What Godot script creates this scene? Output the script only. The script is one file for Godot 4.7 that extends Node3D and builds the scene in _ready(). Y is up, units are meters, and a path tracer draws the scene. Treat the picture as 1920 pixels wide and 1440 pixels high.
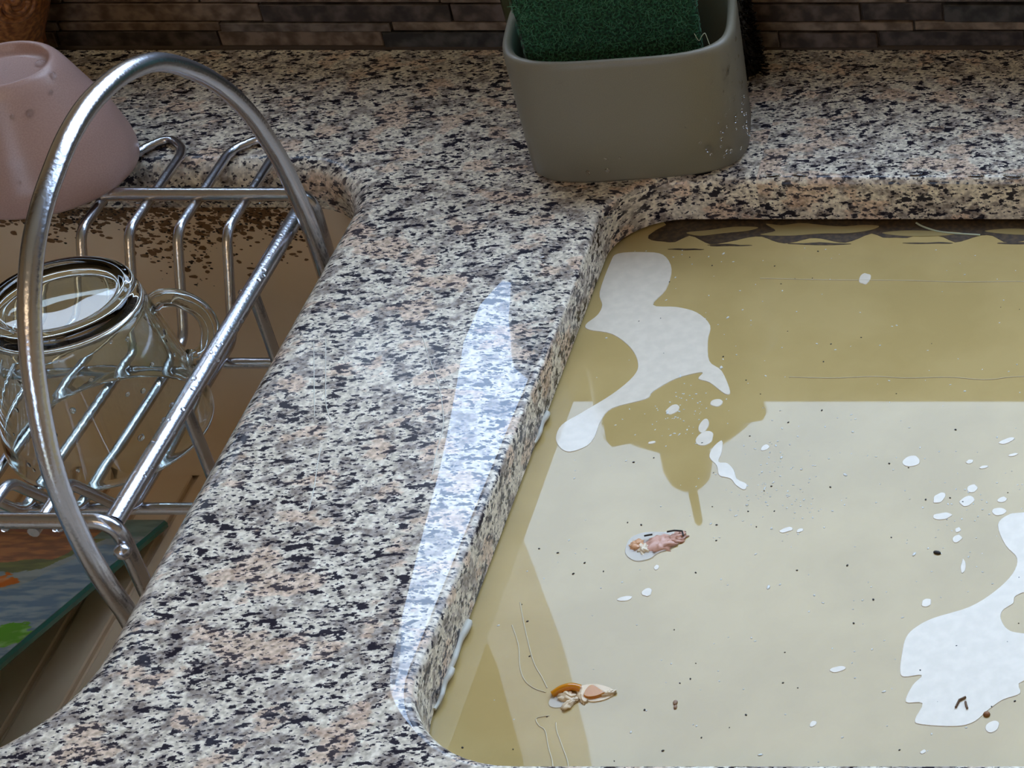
extends Node3D
# All measures below are millimetres from the top of the worktop; p() turns them into metres (the worktop is 0.9 m above the floor).
# x runs along the back wall, z towards the person at the sink; the face of the back wall is at z = -861.

const TOP := 0.9
const WALL_Z := -861.4
const WATER := -21.5
var M := {}
var rng := RandomNumberGenerator.new()

# ---------------------------------------------------------------- small helpers

func p(x: float, y: float, z: float) -> Vector3:
	return Vector3(x * 0.001, TOP + y * 0.001, z * 0.001)

class MB:
	var v := PackedVector3Array()
	var s := PackedInt32Array()
	var from := 0
	func tri(a: Vector3, b: Vector3, c: Vector3, g := 0) -> void:
		v.append(a); v.append(b); v.append(c); s.append(g)
	func quad(a: Vector3, b: Vector3, c: Vector3, d: Vector3, g := 0) -> void:
		tri(a, b, c, g); tri(a, c, d, g)
	func start() -> void:
		from = v.size()
	func finish() -> void:                    # turns what was added since start() outward (front faces run clockwise)
		var c := Vector3.ZERO
		for i in range(from, v.size()): c += v[i]
		c /= maxf(1.0, v.size() - from)
		var vol := 0.0
		for i in range(from, v.size(), 3): vol += (v[i] - c).dot((v[i + 1] - c).cross(v[i + 2] - c))
		if vol > 0.0: turn()
		from = v.size()
	func turn() -> void:
		for i in range(from, v.size(), 3):
			var t := v[i + 1]; v[i + 1] = v[i + 2]; v[i + 2] = t
	func up() -> void:                        # turns the faces since start() so that they look upward
		for i in range(from, v.size(), 3):
			if (v[i + 1] - v[i]).cross(v[i + 2] - v[i]).y > 0.0:
				var t := v[i + 1]; v[i + 1] = v[i + 2]; v[i + 2] = t
		from = v.size()
	func rings(r: Array, closed := true, g := 0, cap0 := false, cap1 := false) -> void:
		for i in r.size() - 1:
			var a: PackedVector3Array = r[i]
			var b: PackedVector3Array = r[i + 1]
			var n := a.size()
			for j in (n if closed else n - 1):
				var k := (j + 1) % n
				quad(a[j], a[k], b[k], b[j], g)
		if cap0: fan(r[0], true)
		if cap1: fan(r[-1], false)
	func fan(a: PackedVector3Array, flip: bool) -> void:
		var c := Vector3.ZERO
		for q in a: c += q
		c /= a.size()
		for j in a.size():
			if flip: tri(c, a[(j + 1) % a.size()], a[j], 7)
			else: tri(c, a[j], a[(j + 1) % a.size()], 7)
	func mesh(origin := Vector3.ZERO) -> ArrayMesh:
		var st := SurfaceTool.new()
		st.begin(Mesh.PRIMITIVE_TRIANGLES)
		for i in s.size():
			st.set_smooth_group(s[i])
			for k in 3: st.add_vertex(v[i * 3 + k] - origin)
		st.generate_normals()
		st.index()
		return st.commit()

func tube(b: MB, pts: PackedVector3Array, r: float, n := 10, r1 := -1.0, caps := true) -> void:
	b.start()
	var rr: Array = []
	var side := Vector3.ZERO
	for i in pts.size():
		var d := (pts[mini(i + 1, pts.size() - 1)] - pts[maxi(i - 1, 0)]).normalized()
		if side == Vector3.ZERO: side = d.cross(Vector3.UP if absf(d.y) < 0.9 else Vector3.RIGHT).normalized()
		side = (side - d * side.dot(d)).normalized()
		var o := d.cross(side)
		var q := PackedVector3Array()
		var rad := r if r1 < 0.0 else lerpf(r, r1, float(i) / (pts.size() - 1))
		for j in n:
			var a := TAU * j / n
			q.append(pts[i] + (side * cos(a) + o * sin(a)) * rad)
		rr.append(q)
	b.rings(rr, true, 0, caps, caps)
	b.finish()

func smooth(pts: PackedVector3Array, sub := 5, loop := false) -> PackedVector3Array:
	var out := PackedVector3Array()
	var n := pts.size()
	for i in (n if loop else n - 1):
		var a := pts[(i - 1 + n) % n] if loop else pts[maxi(i - 1, 0)]
		var b := pts[i]
		var c := pts[(i + 1) % n]
		var d := pts[(i + 2) % n] if loop else pts[mini(i + 2, n - 1)]
		for k in sub: out.append(b.cubic_interpolate(c, a, d, float(k) / sub))
	if not loop: out.append(pts[n - 1])
	return out

func bend(pts: PackedVector3Array, r: float, n := 6) -> PackedVector3Array:      # a wire's corners rounded
	var out := PackedVector3Array([pts[0]])
	for i in range(1, pts.size() - 1):
		var a := (pts[i - 1] - pts[i]); var c := (pts[i + 1] - pts[i])
		var k := minf(r, minf(a.length(), c.length()) * 0.48)
		var s0 := pts[i] + a.normalized() * k
		var s1 := pts[i] + c.normalized() * k
		for j in n + 1:
			var t := float(j) / n
			out.append(s0.lerp(pts[i], t).lerp(pts[i].lerp(s1, t), t))
	out.append(pts[-1])
	return out

func lathe(b: MB, c: Vector3, prof: Array, n := 64, g := 0) -> void:             # prof: [[radius, height] ...] in mm, a closed outline of revolution
	b.start()
	var rr: Array = []
	for q in prof:
		var ring := PackedVector3Array()
		for j in n:
			var a := TAU * j / n
			ring.append(c + Vector3(cos(a) * q[0], q[1], sin(a) * q[0]) * 0.001)
		rr.append(ring)
	b.rings(rr, true, g)
	b.finish()

func round_prof(prof: Array, r: float, n := 4) -> Array:                         # rounds the corners of a profile
	var a := PackedVector3Array()
	for q in prof: a.append(Vector3(q[0], q[1], 0))
	var out: Array = []
	for q in bend(a, r, n): out.append([maxf(q.x, 0.0), q.y])
	return out

func box(b: MB, lo: Vector3, hi: Vector3, ch := 0.0) -> void:
	b.start()
	var c := (lo + hi) / 2
	var h := (hi - lo) / 2
	if ch <= 0.0:
		for ax in 3:
			for sg in [-1.0, 1.0]:
				var u := Vector3.ZERO; var w := Vector3.ZERO; var n := Vector3.ZERO
				n[ax] = h[ax] * sg; u[(ax + 1) % 3] = h[(ax + 1) % 3]; w[(ax + 2) % 3] = h[(ax + 2) % 3]
				if sg > 0: b.quad(c + n - u - w, c + n - u + w, c + n + u + w, c + n + u - w, -1)
				else: b.quad(c + n - u - w, c + n + u - w, c + n + u + w, c + n - u + w, -1)
	else:
		var rr: Array = []
		for e in [[h.y, ch], [h.y - ch, 0.0], [-h.y + ch, 0.0], [-h.y, ch]]:
			var q := PackedVector3Array()
			for k in [[1, 1, 0], [1, 1, 1], [-1, 1, 1], [-1, 1, 0], [-1, -1, 0], [-1, -1, 1], [1, -1, 1], [1, -1, 0]]:
				var dx: float = ch if k[2] == 0 else 0.0
				var dz: float = 0.0 if k[2] == 0 else ch
				var cut: float = e[1]
				q.append(c + Vector3(k[0] * (h.x - maxf(dz, cut)), e[0], k[1] * (h.z - maxf(dx, cut))))
			rr.append(q)
		b.rings(rr, true, -1, true, true)
	b.finish()

func ball(b: MB, c: Vector3, r: Vector3, basis := Basis(), n := 10, half := false) -> void:
	b.start()
	var rr: Array = []
	var lo := 0.0 if half else -PI / 2
	var m := 4 if half else 7
	for i in m:
		var t := lerpf(lo, PI / 2 - 0.02, float(i) / (m - 1))
		if i == 0 and not half: t += 0.02
		var q := PackedVector3Array()
		for j in n:
			var a := TAU * j / n
			q.append(c + basis * Vector3(cos(a) * cos(t) * r.x, sin(t) * r.y, sin(a) * cos(t) * r.z))
		rr.append(q)
	b.rings(rr, true, 0, true, true)
	for i in range(b.s.size() - n * 2, b.s.size()): b.s[i] = 0
	b.finish()

# an uneven lump, such as a scrap of food
func lump(b: MB, c: Vector3, r: Vector3, turn: float, rough: float, sd: int) -> void:
	var f := FastNoiseLite.new(); f.seed = sd; f.frequency = 0.9; f.fractal_octaves = 3
	b.start()
	var rr: Array = []
	for i in 11:
		var t := lerpf(-PI / 2 + 0.05, PI / 2 - 0.05, i / 10.0)
		var q := PackedVector3Array()
		for j in 22:
			var a := TAU * j / 22
			var d := Vector3(cos(a) * cos(t), sin(t), sin(a) * cos(t))
			q.append(c + (d * r * (1.0 + rough * f.get_noise_3dv(d * 2.2))).rotated(Vector3.UP, turn))
		rr.append(q)
	b.rings(rr, true, 0, true, true)
	b.finish()

# a flat patch with a thickness and a sloping rim, lying on something; xz: outline in mm
func patch(b: MB, xz: Array, y: float, t: float, sub := 3, rim := 0.5) -> void:
	var ctl := PackedVector3Array()
	for i in range(0, xz.size(), 2): ctl.append(Vector3(xz[i], 0, xz[i + 1]))
	var line := smooth(ctl, sub, true) if sub > 1 else ctl
	var flat := PackedVector2Array()
	for q in line: flat.append(Vector2(q.x, q.z))
	var tris := Geometry2D.triangulate_polygon(flat)
	if tris.is_empty(): return
	var area := 0.0
	for i in flat.size(): area += flat[i].cross(flat[(i + 1) % flat.size()])
	b.start()
	var n := flat.size()
	var inner := PackedVector2Array()
	for i in n:
		var d := (flat[(i + 1) % n] - flat[(i - 1 + n) % n]).normalized()
		var nrm := Vector2(-d.y, d.x) * signf(area)
		inner.append(flat[i] + nrm * rim * 0.3)
	for i in range(0, tris.size(), 3):
		var a := inner[tris[i]]; var c := inner[tris[i + 1]]; var d := inner[tris[i + 2]]
		b.tri(p(a.x, y + t, a.y), p(c.x, y + t, c.y), p(d.x, y + t, d.y), 1)
	for i in n:
		var k := (i + 1) % n
		b.quad(p(flat[i].x, y, flat[i].y), p(flat[k].x, y, flat[k].y), p(inner[k].x, y + t, inner[k].y), p(inner[i].x, y + t, inner[i].y), 2)
	b.up()

func put(called: String, b: MB, mat: Material, parent: Node = null, kind := "") -> MeshInstance3D:
	var o := MeshInstance3D.new()
	o.name = called
	var host: Node3D = parent if parent else self
	host.add_child(o, true)
	var base := Vector3.ZERO
	if parent: base = parent.global_position
	o.mesh = b.mesh(base)
	o.material_override = null
	for i in o.mesh.get_surface_count(): o.mesh.surface_set_material(i, mat)
	if kind: o.set_meta("kind", kind)
	return o

func thing(called: String, label: String, category: String, at: Vector3, group := "") -> Node3D:
	var o := Node3D.new()
	o.name = called
	add_child(o, true)
	o.position = at
	return tag(o, label, category, group)

func tag(o: Node3D, label: String, category: String, group := "") -> Node3D:
	o.set_meta("label", label); o.set_meta("category", category)
	if group: o.set_meta("group", group)
	return o

func struct(called: String, b: MB, mat: Material) -> MeshInstance3D:
	return put(called, b, mat, null, "structure")

# ---------------------------------------------------------------- materials

func mat(col: Color, rough := 0.5, metal := 0.0, spec := 0.5) -> StandardMaterial3D:
	var m := StandardMaterial3D.new()
	m.albedo_color = col; m.roughness = rough; m.metallic = metal; m.metallic_specular = spec
	return m

func noise_img(n: int, type: int, freq: float, sd: int, oct := 1, warp := 0.0, ret := -1) -> PackedByteArray:
	var f := FastNoiseLite.new()
	f.noise_type = type; f.frequency = freq; f.seed = sd
	f.fractal_type = FastNoiseLite.FRACTAL_FBM if oct > 1 else FastNoiseLite.FRACTAL_NONE
	f.fractal_octaves = oct
	if ret >= 0: f.cellular_return_type = ret
	f.cellular_jitter = 1.0
	if warp > 0.0:
		f.domain_warp_enabled = true; f.domain_warp_amplitude = warp; f.domain_warp_frequency = freq * 1.3
		f.domain_warp_fractal_octaves = 3
	return f.get_image(n, n, false, false, false).get_data()

func granite_texture() -> ImageTexture:
	var n := 2048                     # 500 mm
	var cell := FastNoiseLite.TYPE_CELLULAR
	var val := FastNoiseLite.RETURN_CELL_VALUE
	var soft := FastNoiseLite.TYPE_SIMPLEX_SMOOTH
	var small := noise_img(n, cell, 0.075, 17, 1, 12.0, val)    # grains of about 3 mm
	var mid := noise_img(n, cell, 0.030, 12, 1, 26.0, val)      # of about 8 mm
	var patch_a := noise_img(n, soft, 0.0095, 21, 4)            # feldspar patches
	var cloud := noise_img(n, soft, 0.026, 18, 4)
	var fleck := noise_img(n, soft, 0.058, 13, 4)               # mica flakes
	var fleck2 := noise_img(n, soft, 0.14, 14, 3)
	var clump := noise_img(n, soft, 0.012, 15, 3)
	var fine := noise_img(n, FastNoiseLite.TYPE_SIMPLEX, 0.08, 16, 4)
	var data := PackedByteArray(); data.resize(n * n * 3)
	var k := 0
	for y in n:
		var row := y * n
		for x in n:
			var i := row + x
			var e := row + ((x * 5 / 9 + y / 6) & 2047)            # flakes and strokes lie in one direction
			var e2 := row + ((x * 3 / 4 + y / 8) & 2047)
			var f := (fine[i] - 128) * 0.34 + (small[i] - 128) * 0.07
			var w := cloud[e2] + (small[e2] - 128) * 0.20 + (mid[i] - 128) * 0.20
			var q := clampf((w - 82.0) / 48.0, 0.0, 1.0)        # grey quartz to white feldspar
			q = q * q * (3.0 - 2.0 * q)
			var r := lerpf(166.0, 230.0, q); var g := lerpf(154.0, 219.0, q); var c := lerpf(143.0, 199.0, q)
			var h := clampf((patch_a[e2] + (mid[i] - 128) * 0.16 + (small[e2] - 128) * 0.08 - 153.0) / 16.0, 0.0, 1.0)
			if h > 0.0:
				var u := 0.25 + 0.5 * q
				r = lerpf(r, lerpf(208.0, 228.0, u), h * 0.9); g = lerpf(g, lerpf(178.0, 204.0, u), h * 0.9); c = lerpf(c, lerpf(154.0, 179.0, u), h * 0.9)   # pink feldspar
			r += f; g += f; c += f
			var cl := (clump[i] - 128) * 0.22
			var d := maxf(fleck[e] + cl - 162.0, fleck2[e] + cl * 0.9 - 169.0)
			if d > 0.0:
				var b := clampf(d / 5.0, 0.0, 1.0) * (0.9 if h <= 0.0 else 0.75)
				r = lerpf(r, 24.0, b); g = lerpf(g, 22.0, b); c = lerpf(c, 34.0, b)
			data[k] = clampi(int(r), 0, 255); data[k + 1] = clampi(int(g), 0, 255); data[k + 2] = clampi(int(c), 0, 255)
			k += 3
	return ImageTexture.create_from_image(Image.create_from_data(n, n, false, Image.FORMAT_RGB8, data))

func noise_tex(n: int, freq: float, sd: int, lo: Color, hi: Color, oct := 4, as_normal := false, bump := 4.0, type := FastNoiseLite.TYPE_SIMPLEX_SMOOTH) -> NoiseTexture2D:
	var t := NoiseTexture2D.new()
	t.width = n; t.height = n; t.seamless = true; t.generate_mipmaps = false
	var f := FastNoiseLite.new()
	f.noise_type = type; f.frequency = freq; f.seed = sd; f.fractal_octaves = oct
	t.noise = f
	if as_normal:
		t.as_normal_map = true; t.bump_strength = bump
	else:
		var g := Gradient.new()
		g.set_color(0, lo); g.set_color(1, hi)
		g.set_offset(0, 0.25); g.set_offset(1, 0.75)
		t.color_ramp = g
	return t

func tri_map(m: StandardMaterial3D, per_metre: float, offset := Vector3.ZERO) -> StandardMaterial3D:
	m.uv1_triplanar = true; m.uv1_world_triplanar = true
	m.uv1_scale = Vector3.ONE * per_metre
	m.uv1_offset = offset
	m.uv1_triplanar_sharpness = 8.0
	return m

func stone(col: Color, sd: int, spread := 0.25, per_m := 12.0) -> StandardMaterial3D:
	var m := mat(Color.WHITE, 0.6)
	m.albedo_texture = noise_tex(256, 0.03, sd, col.darkened(spread), col.lightened(spread * 0.6), 5)
	m.heightmap_enabled = true
	m.heightmap_texture = m.albedo_texture
	m.heightmap_scale = 0.06
	return tri_map(m, per_m)

func make_materials() -> void:
	M.granite = tri_map(mat(Color.WHITE, 0.24, 0.0, 0.36), 2.0, Vector3(0.37, 0.13, 0.21))
	M.granite.albedo_texture = granite_texture()
	M.granite.roughness_texture = noise_tex(512, 0.02, 5, Color(0.75, 0.75, 0.75), Color(1, 1, 1), 4)
	M.film_water = mat(Color(1, 1, 1, 0.0), 0.02)
	M.film_water.transparency = BaseMaterial3D.TRANSPARENCY_ALPHA
	M.streak = mat(Color(0.86, 0.85, 0.8), 0.6)
	M.steel = mat(Color(0.8, 0.8, 0.82), 0.24, 1.0)
	M.steel.normal_enabled = true
	M.steel.normal_texture = noise_tex(256, 0.05, 21, Color.BLACK, Color.WHITE, 3, true, 2.0)
	M.steel.normal_scale = 0.25
	tri_map(M.steel, 30.0)
	M.basin = mat(Color(0.93, 0.84, 0.72), 0.32)
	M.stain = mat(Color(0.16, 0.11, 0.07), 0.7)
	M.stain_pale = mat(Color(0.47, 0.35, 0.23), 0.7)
	M.water = mat(Color.WHITE, 0.02, 0.0, 0.46)
	M.water.albedo_texture = noise_tex(512, 0.012, 31, Color(0.728, 0.63, 0.41), Color(0.758, 0.66, 0.44), 4)
	tri_map(M.water, 3.0)
	M.film = mat(Color.WHITE, 0.12, 0.0, 0.4)
	M.film.albedo_texture = noise_tex(256, 0.05, 33, Color(0.90, 0.855, 0.775), Color(0.93, 0.885, 0.805), 4)
	tri_map(M.film, 12.0)
	M.scum_line = mat(Color(0.80, 0.74, 0.60), 0.4)
	M.halo = mat(Color(0.93, 0.91, 0.87, 0.5), 0.3)
	M.halo.transparency = BaseMaterial3D.TRANSPARENCY_ALPHA
	M.scum = mat(Color(0.62, 0.54, 0.34), 0.35)
	M.scum_dark = tri_map(mat(Color.WHITE, 0.5), 20.0)
	M.scum_dark.albedo_texture = noise_tex(256, 0.06, 34, Color(0.20, 0.145, 0.085), Color(0.33, 0.255, 0.15), 4)
	M.bubble = mat(Color(0.86, 0.86, 0.83), 0.3)
	M.speck = mat(Color(0.16, 0.13, 0.10), 0.6)
	M.caddy = tri_map(mat(Color.WHITE, 0.42), 40.0)
	M.caddy.albedo_texture = noise_tex(256, 0.2, 41, Color(0.485, 0.455, 0.385), Color(0.51, 0.48, 0.41), 2)
	M.scour = tri_map(mat(Color.WHITE, 0.9), 22.0)
	M.scour.albedo_texture = noise_tex(512, 0.06, 42, Color(0.06, 0.20, 0.13), Color(0.20, 0.45, 0.31), 4)
	M.scour.heightmap_enabled = true
	M.scour.heightmap_texture = noise_tex(512, 0.05, 43, Color.BLACK, Color.WHITE, 4)
	M.scour.heightmap_scale = 0.15
	M.fibre = mat(Color(0.32, 0.55, 0.41), 0.7)
	M.foam = tri_map(mat(Color.WHITE, 0.9), 40.0)
	M.foam.albedo_texture = noise_tex(256, 0.1, 44, Color(0.36, 0.62, 0.60), Color(0.48, 0.74, 0.72), 3)
	M.hair = mat(Color(0.72, 0.74, 0.62), 0.5)
	M.bristle = mat(Color(0.035, 0.032, 0.034), 0.28)
	M.pink = tri_map(mat(Color.WHITE, 0.3), 30.0)
	M.pink.albedo_texture = noise_tex(256, 0.15, 45, Color(0.70, 0.57, 0.53), Color(0.74, 0.61, 0.57), 2)
	M.drop = mat(Color(1, 1, 1, 0.0), 0.0)
	M.drop.refraction_enabled = true; M.drop.refraction_scale = 0.033
	M.drop.transparency = BaseMaterial3D.TRANSPARENCY_ALPHA
	M.glass = mat(Color(0.97, 1, 0.98, 0.0), 0.0)
	M.glass.refraction_enabled = true; M.glass.refraction_scale = 0.05
	M.glass.transparency = BaseMaterial3D.TRANSPARENCY_ALPHA
	M.pane = mat(Color(1, 1, 1, 0.0), 0.0)
	M.pane.transparency = BaseMaterial3D.TRANSPARENCY_ALPHA
	M.clay = tri_map(mat(Color.WHITE, 0.35), 25.0)
	M.clay.albedo_texture = noise_tex(256, 0.05, 46, Color(0.42, 0.24, 0.12), Color(0.68, 0.44, 0.24), 5)
	M.plaster = mat(Color(0.85, 0.77, 0.64), 0.9)
	M.ceiling = mat(Color(0.88, 0.87, 0.84), 0.9)
	M.floor = mat(Color(0.55, 0.47, 0.39), 0.5)
	M.cupboard = mat(Color(0.60, 0.52, 0.42), 0.5)
	M.white = mat(Color(0.86, 0.86, 0.84), 0.4)
	M.grout = mat(Color(0.27, 0.22, 0.175), 0.9)
	M.seal = mat(Color(0.82, 0.81, 0.76), 0.5)
	M.cloth = mat(Color(0.80, 0.72, 0.58), 0.95)
	M.cloth.backlight_enabled = true; M.cloth.backlight = Color(0.30, 0.26, 0.20)
	M.cloth_hem = mat(Color(0.96, 0.78, 0.55, 0.42), 0.95)
	M.cloth_hem.transparency = BaseMaterial3D.TRANSPARENCY_ALPHA   # sheer
	M.cloth_hem.backlight_enabled = true; M.cloth_hem.backlight = Color(0.8, 0.7, 0.55)
	M.bottle = mat(Color(0.20, 0.23, 0.12), 0.3)
	M.cap = mat(Color(0.25, 0.24, 0.20), 0.4)
	M.print = StandardMaterial3D.new()
	M.print.roughness = 0.18
	M.board_edge = mat(Color(0.13, 0.42, 0.38), 0.15)

# ---------------------------------------------------------------- the scene

func _ready() -> void:
	rng.seed = 7
	var cam := Camera3D.new()
	cam.name = "camera"
	cam.projection = Camera3D.PROJECTION_FRUSTUM
	cam.near = 0.05; cam.far = 50.0
	cam.size = 2.0 * 0.05 * 720.0 / 3900.0
	cam.frustum_offset = Vector2(-1270.0 / 3900.0 * 0.05, 0.0)      # the photograph is the near side of a wider picture
	cam.position = p(0, 485.3, 0)
	cam.rotation_degrees = Vector3(-38.6, 0, 0)
	add_child(cam)
	cam.current = true

	var we := WorldEnvironment.new()
	we.name = "world"
	var env := Environment.new()
	env.background_mode = Environment.BG_SKY
	env.tonemap_mode = Environment.TONE_MAPPER_LINEAR
	env.tonemap_exposure = 1.36
	env.sdfgi_enabled = true; env.ssao_enabled = true; env.ssil_enabled = true
	env.sky = Sky.new()
	env.sky.sky_material = overcast_sky()
	env.background_energy_multiplier = 5.0
	we.environment = env
	add_child(we)

	make_materials()
	added_fill_lamp()
	room()
	curtain()
	worktop()
	cabinet()
	washing_basin()
	drying_basin()
	dishwater()
	dish_rack()
	glass_mug()
	pink_mug()
	cutting_board()
	caddy_and_sponge()
	back_row()
	floating_films()
	scraps()
	water_marks()

func overcast_sky() -> PanoramaSkyMaterial:
	var w := 1024; var h := 512
	var f := FastNoiseLite.new()
	f.noise_type = FastNoiseLite.TYPE_SIMPLEX_SMOOTH; f.frequency = 2.2; f.seed = 4; f.fractal_octaves = 4
	var im := Image.create(w, h, false, Image.FORMAT_RGBF)
	for y in h:
		var up := (0.5 - (y + 0.5) / h) * PI
		for x in w:
			var a := TAU * x / w
			var d := Vector3(cos(a) * cos(up), sin(up), sin(a) * cos(up))
			var c := clampf(f.get_noise_3d(d.x, d.y * 1.4, d.z) * 1.3 + 0.5, 0.0, 1.0)
			var col := Vector3(0.43, 0.63, 0.975).lerp(Vector3(0.70, 0.87, 1.10), c)
			col *= 0.66 + 0.62 * maxf(0.0, sin(up))               # an overcast sky brightens towards the zenith
			if up < 0.0: col = Vector3(0.16, 0.17, 0.14)
			im.set_pixel(x, y, Color(col.x, col.y, col.z))
	var m := PanoramaSkyMaterial.new()
	m.panorama = ImageTexture.create_from_image(im)
	return m

func added_fill_lamp() -> void:  # unseen panel with an area light, added as warm fill for the sink
	var t := thing("added_fill_lamp", "added flat warm white fill lamp above and behind the sink", "lamp", p(-250, 1650, 1400))
	var b := MB.new(); box(b, p(-900, 1610, 1100), p(400, 1650, 1800), 0.006)
	put("housing", b, M.white, t)
	b = MB.new(); box(b, p(-880, 1604, 1120), p(380, 1612, 1780), 0.002)
	var glow := mat(Color(0.9, 0.85, 0.78), 0.6)
	glow.emission_enabled = true; glow.emission = Color(1.0, 0.90, 0.76); glow.emission_energy_multiplier = 0.4
	put("diffuser", b, glow, t)
	var l := AreaLight3D.new()
	l.name = "fill_light"
	l.area_size = Vector2(1.26, 0.66)
	l.light_color = Color(1.0, 0.87, 0.70); l.light_energy = 0.5
	l.area_range = 12.0
	l.shadow_enabled = true
	l.position = p(-250, 1598, 1450)
	l.rotation_degrees = Vector3(-90, 0, 0)
	add_child(l)

# window opening in the back wall, in mm
const WX0 := -1150.0
const WX1 := 500.0
const WY0 := 171.5
const WY1 := 1250.0

func room() -> void:
	var zf := WALL_Z; var zb := WALL_Z - 130.0
	var x0 := -1900.0; var x1 := 1300.0; var y0 := -900.0; var y1 := 1650.0; var z1 := 2100.0
	var b := MB.new()
	box(b, p(x0, y0, zb), p(WX0, y1, zf)); box(b, p(WX1, y0, zb), p(x1, y1, zf))
	box(b, p(WX0, y0, zb), p(WX1, WY0 - 6, zf)); box(b, p(WX0, WY1, zb), p(WX1, y1, zf))
	var wall := struct("wall_back", b, M.grout)
	# mosaic of split stone strips up to the sill
	var rows := []
	var y := 1.2
	var dark := true
	while y < 160.0:
		var hh := rng.randf_range(7.0, 9.0) if dark else rng.randf_range(3.4, 4.8)
		rows.append([y, hh, dark]); y += hh + 0.7; dark = not dark
	var darks := [stone(Color(0.235, 0.18, 0.145), 51), stone(Color(0.165, 0.145, 0.125), 52), stone(Color(0.285, 0.215, 0.165), 53), stone(Color(0.20, 0.15, 0.12), 54)]
	var pales := [stone(Color(0.47, 0.38, 0.29), 55), stone(Color(0.42, 0.33, 0.25), 56), stone(Color(0.38, 0.32, 0.27), 57)]
	for r in rows:
		var x := -640.0 + rng.randf() * 30.0
		while x < 40.0:
			var ln := rng.randf_range(34.0, 105.0) if r[2] else rng.randf_range(60.0, 140.0)
			var tb := MB.new()
			var proud := rng.randf_range(1.2, 3.4)
			box(tb, p(x, r[0], zf - 1.0), p(x + ln, r[0] + r[1], zf + proud), 0.0004)
			var m: Material = darks[rng.randi() % 4] if (r[2] and rng.randf() > 0.13) else pales[rng.randi() % 3]
			put("tile", tb, m, wall)
			x += ln + 0.8
	b = MB.new(); box(b, p(WX0, WY0 - 8, zb - 15), p(WX1, WY0, zf + 2), 0.002)
	struct("trim_1", b, M.white)
	b = MB.new()
	var zo := zb + 8.0
	box(b, p(WX0, WY0, zo), p(WX0 + 45, WY1, zo + 40), 0.003); box(b, p(WX1 - 45, WY0, zo), p(WX1, WY1, zo + 40), 0.003)
	box(b, p(WX0 + 45, WY0, zo), p(WX1 - 45, WY0 + 32, zo + 40), 0.003); box(b, p(WX0 + 45, WY1 - 45, zo), p(WX1 - 45, WY1, zo + 40), 0.003)
	var win := struct("window_1", b, M.white)
	b = MB.new(); box(b, p(WX0 + 44, WY0 + 31, zo + 18), p(WX1 - 44, WY1 - 44, zo + 22))
	put("pane", b, M.pane, win)
	b = MB.new(); box(b, p(x0 - 100, y0, zb), p(x0, y1, z1 + 100)); struct("wall_left", b, M.plaster)
	b = MB.new(); box(b, p(x1, y0, zb), p(x1 + 100, y1, z1 + 100)); struct("wall_right", b, M.plaster)
	# glazed door added in the wall behind the viewer for fill daylight
	var dx0 := -800.0; var dx1 := 150.0; var dy1 := 1150.0
	b = MB.new(); box(b, p(x0, y0, z1), p(dx0, y1, z1 + 100)); box(b, p(dx1, y0, z1), p(x1, y1, z1 + 100)); box(b, p(dx0, dy1, z1), p(dx1, y1, z1 + 100))
	struct("wall_front", b, M.plaster)
	b = MB.new()
	for x in [dx0, (dx0 + dx1) / 2 - 40, dx1 - 80]: box(b, p(x, y0, z1 + 20), p(x + 80, dy1, z1 + 70), 0.004)
	for yy in [y0, dy1 - 80]: box(b, p(dx0 + 80, yy, z1 + 25), p(dx1 - 80, yy + 80, z1 + 65), 0.004)
	var door := struct("door_1", b, M.white)
	for x in [dx0 + 79, (dx0 + dx1) / 2 + 39]:
		b = MB.new(); box(b, p(x, y0 + 79, z1 + 42), p(x + 357, dy1 - 79, z1 + 47)); put("pane", b, M.pane, door)
	b = MB.new(); box(b, p(x0 - 100, y0 - 100, zb), p(x1 + 100, y0, z1 + 100)); struct("floor", b, M.floor)
	b = MB.new(); box(b, p(x0 - 100, y1, zb), p(x1 + 100, y1 + 100, z1 + 100)); struct("ceiling", b, M.ceiling)

func curtain() -> void:
	var t := thing("curtain", "beige cloth curtain hanging at the window above the dish rack", "curtain", p(-700, 176, -838))
	for part in [[-1140.0, -398.0, "cloth_panel", M.cloth], [-400.0, -362.0, "hem", M.cloth_hem]]:
		var b := MB.new()
		b.start()
		var rr: Array = []
		for side in 2:
			var grid: Array = []
			for i in 14:
				var yy := lerpf(176.0, 1240.0, i / 13.0)
				var row := PackedVector3Array()
				for j in 90:
					var xx := lerpf(part[0], part[1] + 5.0 * sin(yy * 0.021) + 3.0 * sin(yy * 0.07), j / 89.0)
					row.append(p(xx, yy, -836.0 + 9.0 * sin(xx * 0.075 + sin(yy * 0.004)) + (0.6 if side == 1 else -0.6)))
				grid.append(row)
			if side == 0: b.rings(grid, false, 1)
			else:
				var f := b.from
				b.from = b.v.size()
				b.rings(grid, false, 1)
				b.turn()
				b.from = f
		b.from = b.v.size()
		put(part[2], b, part[3], t)

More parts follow.
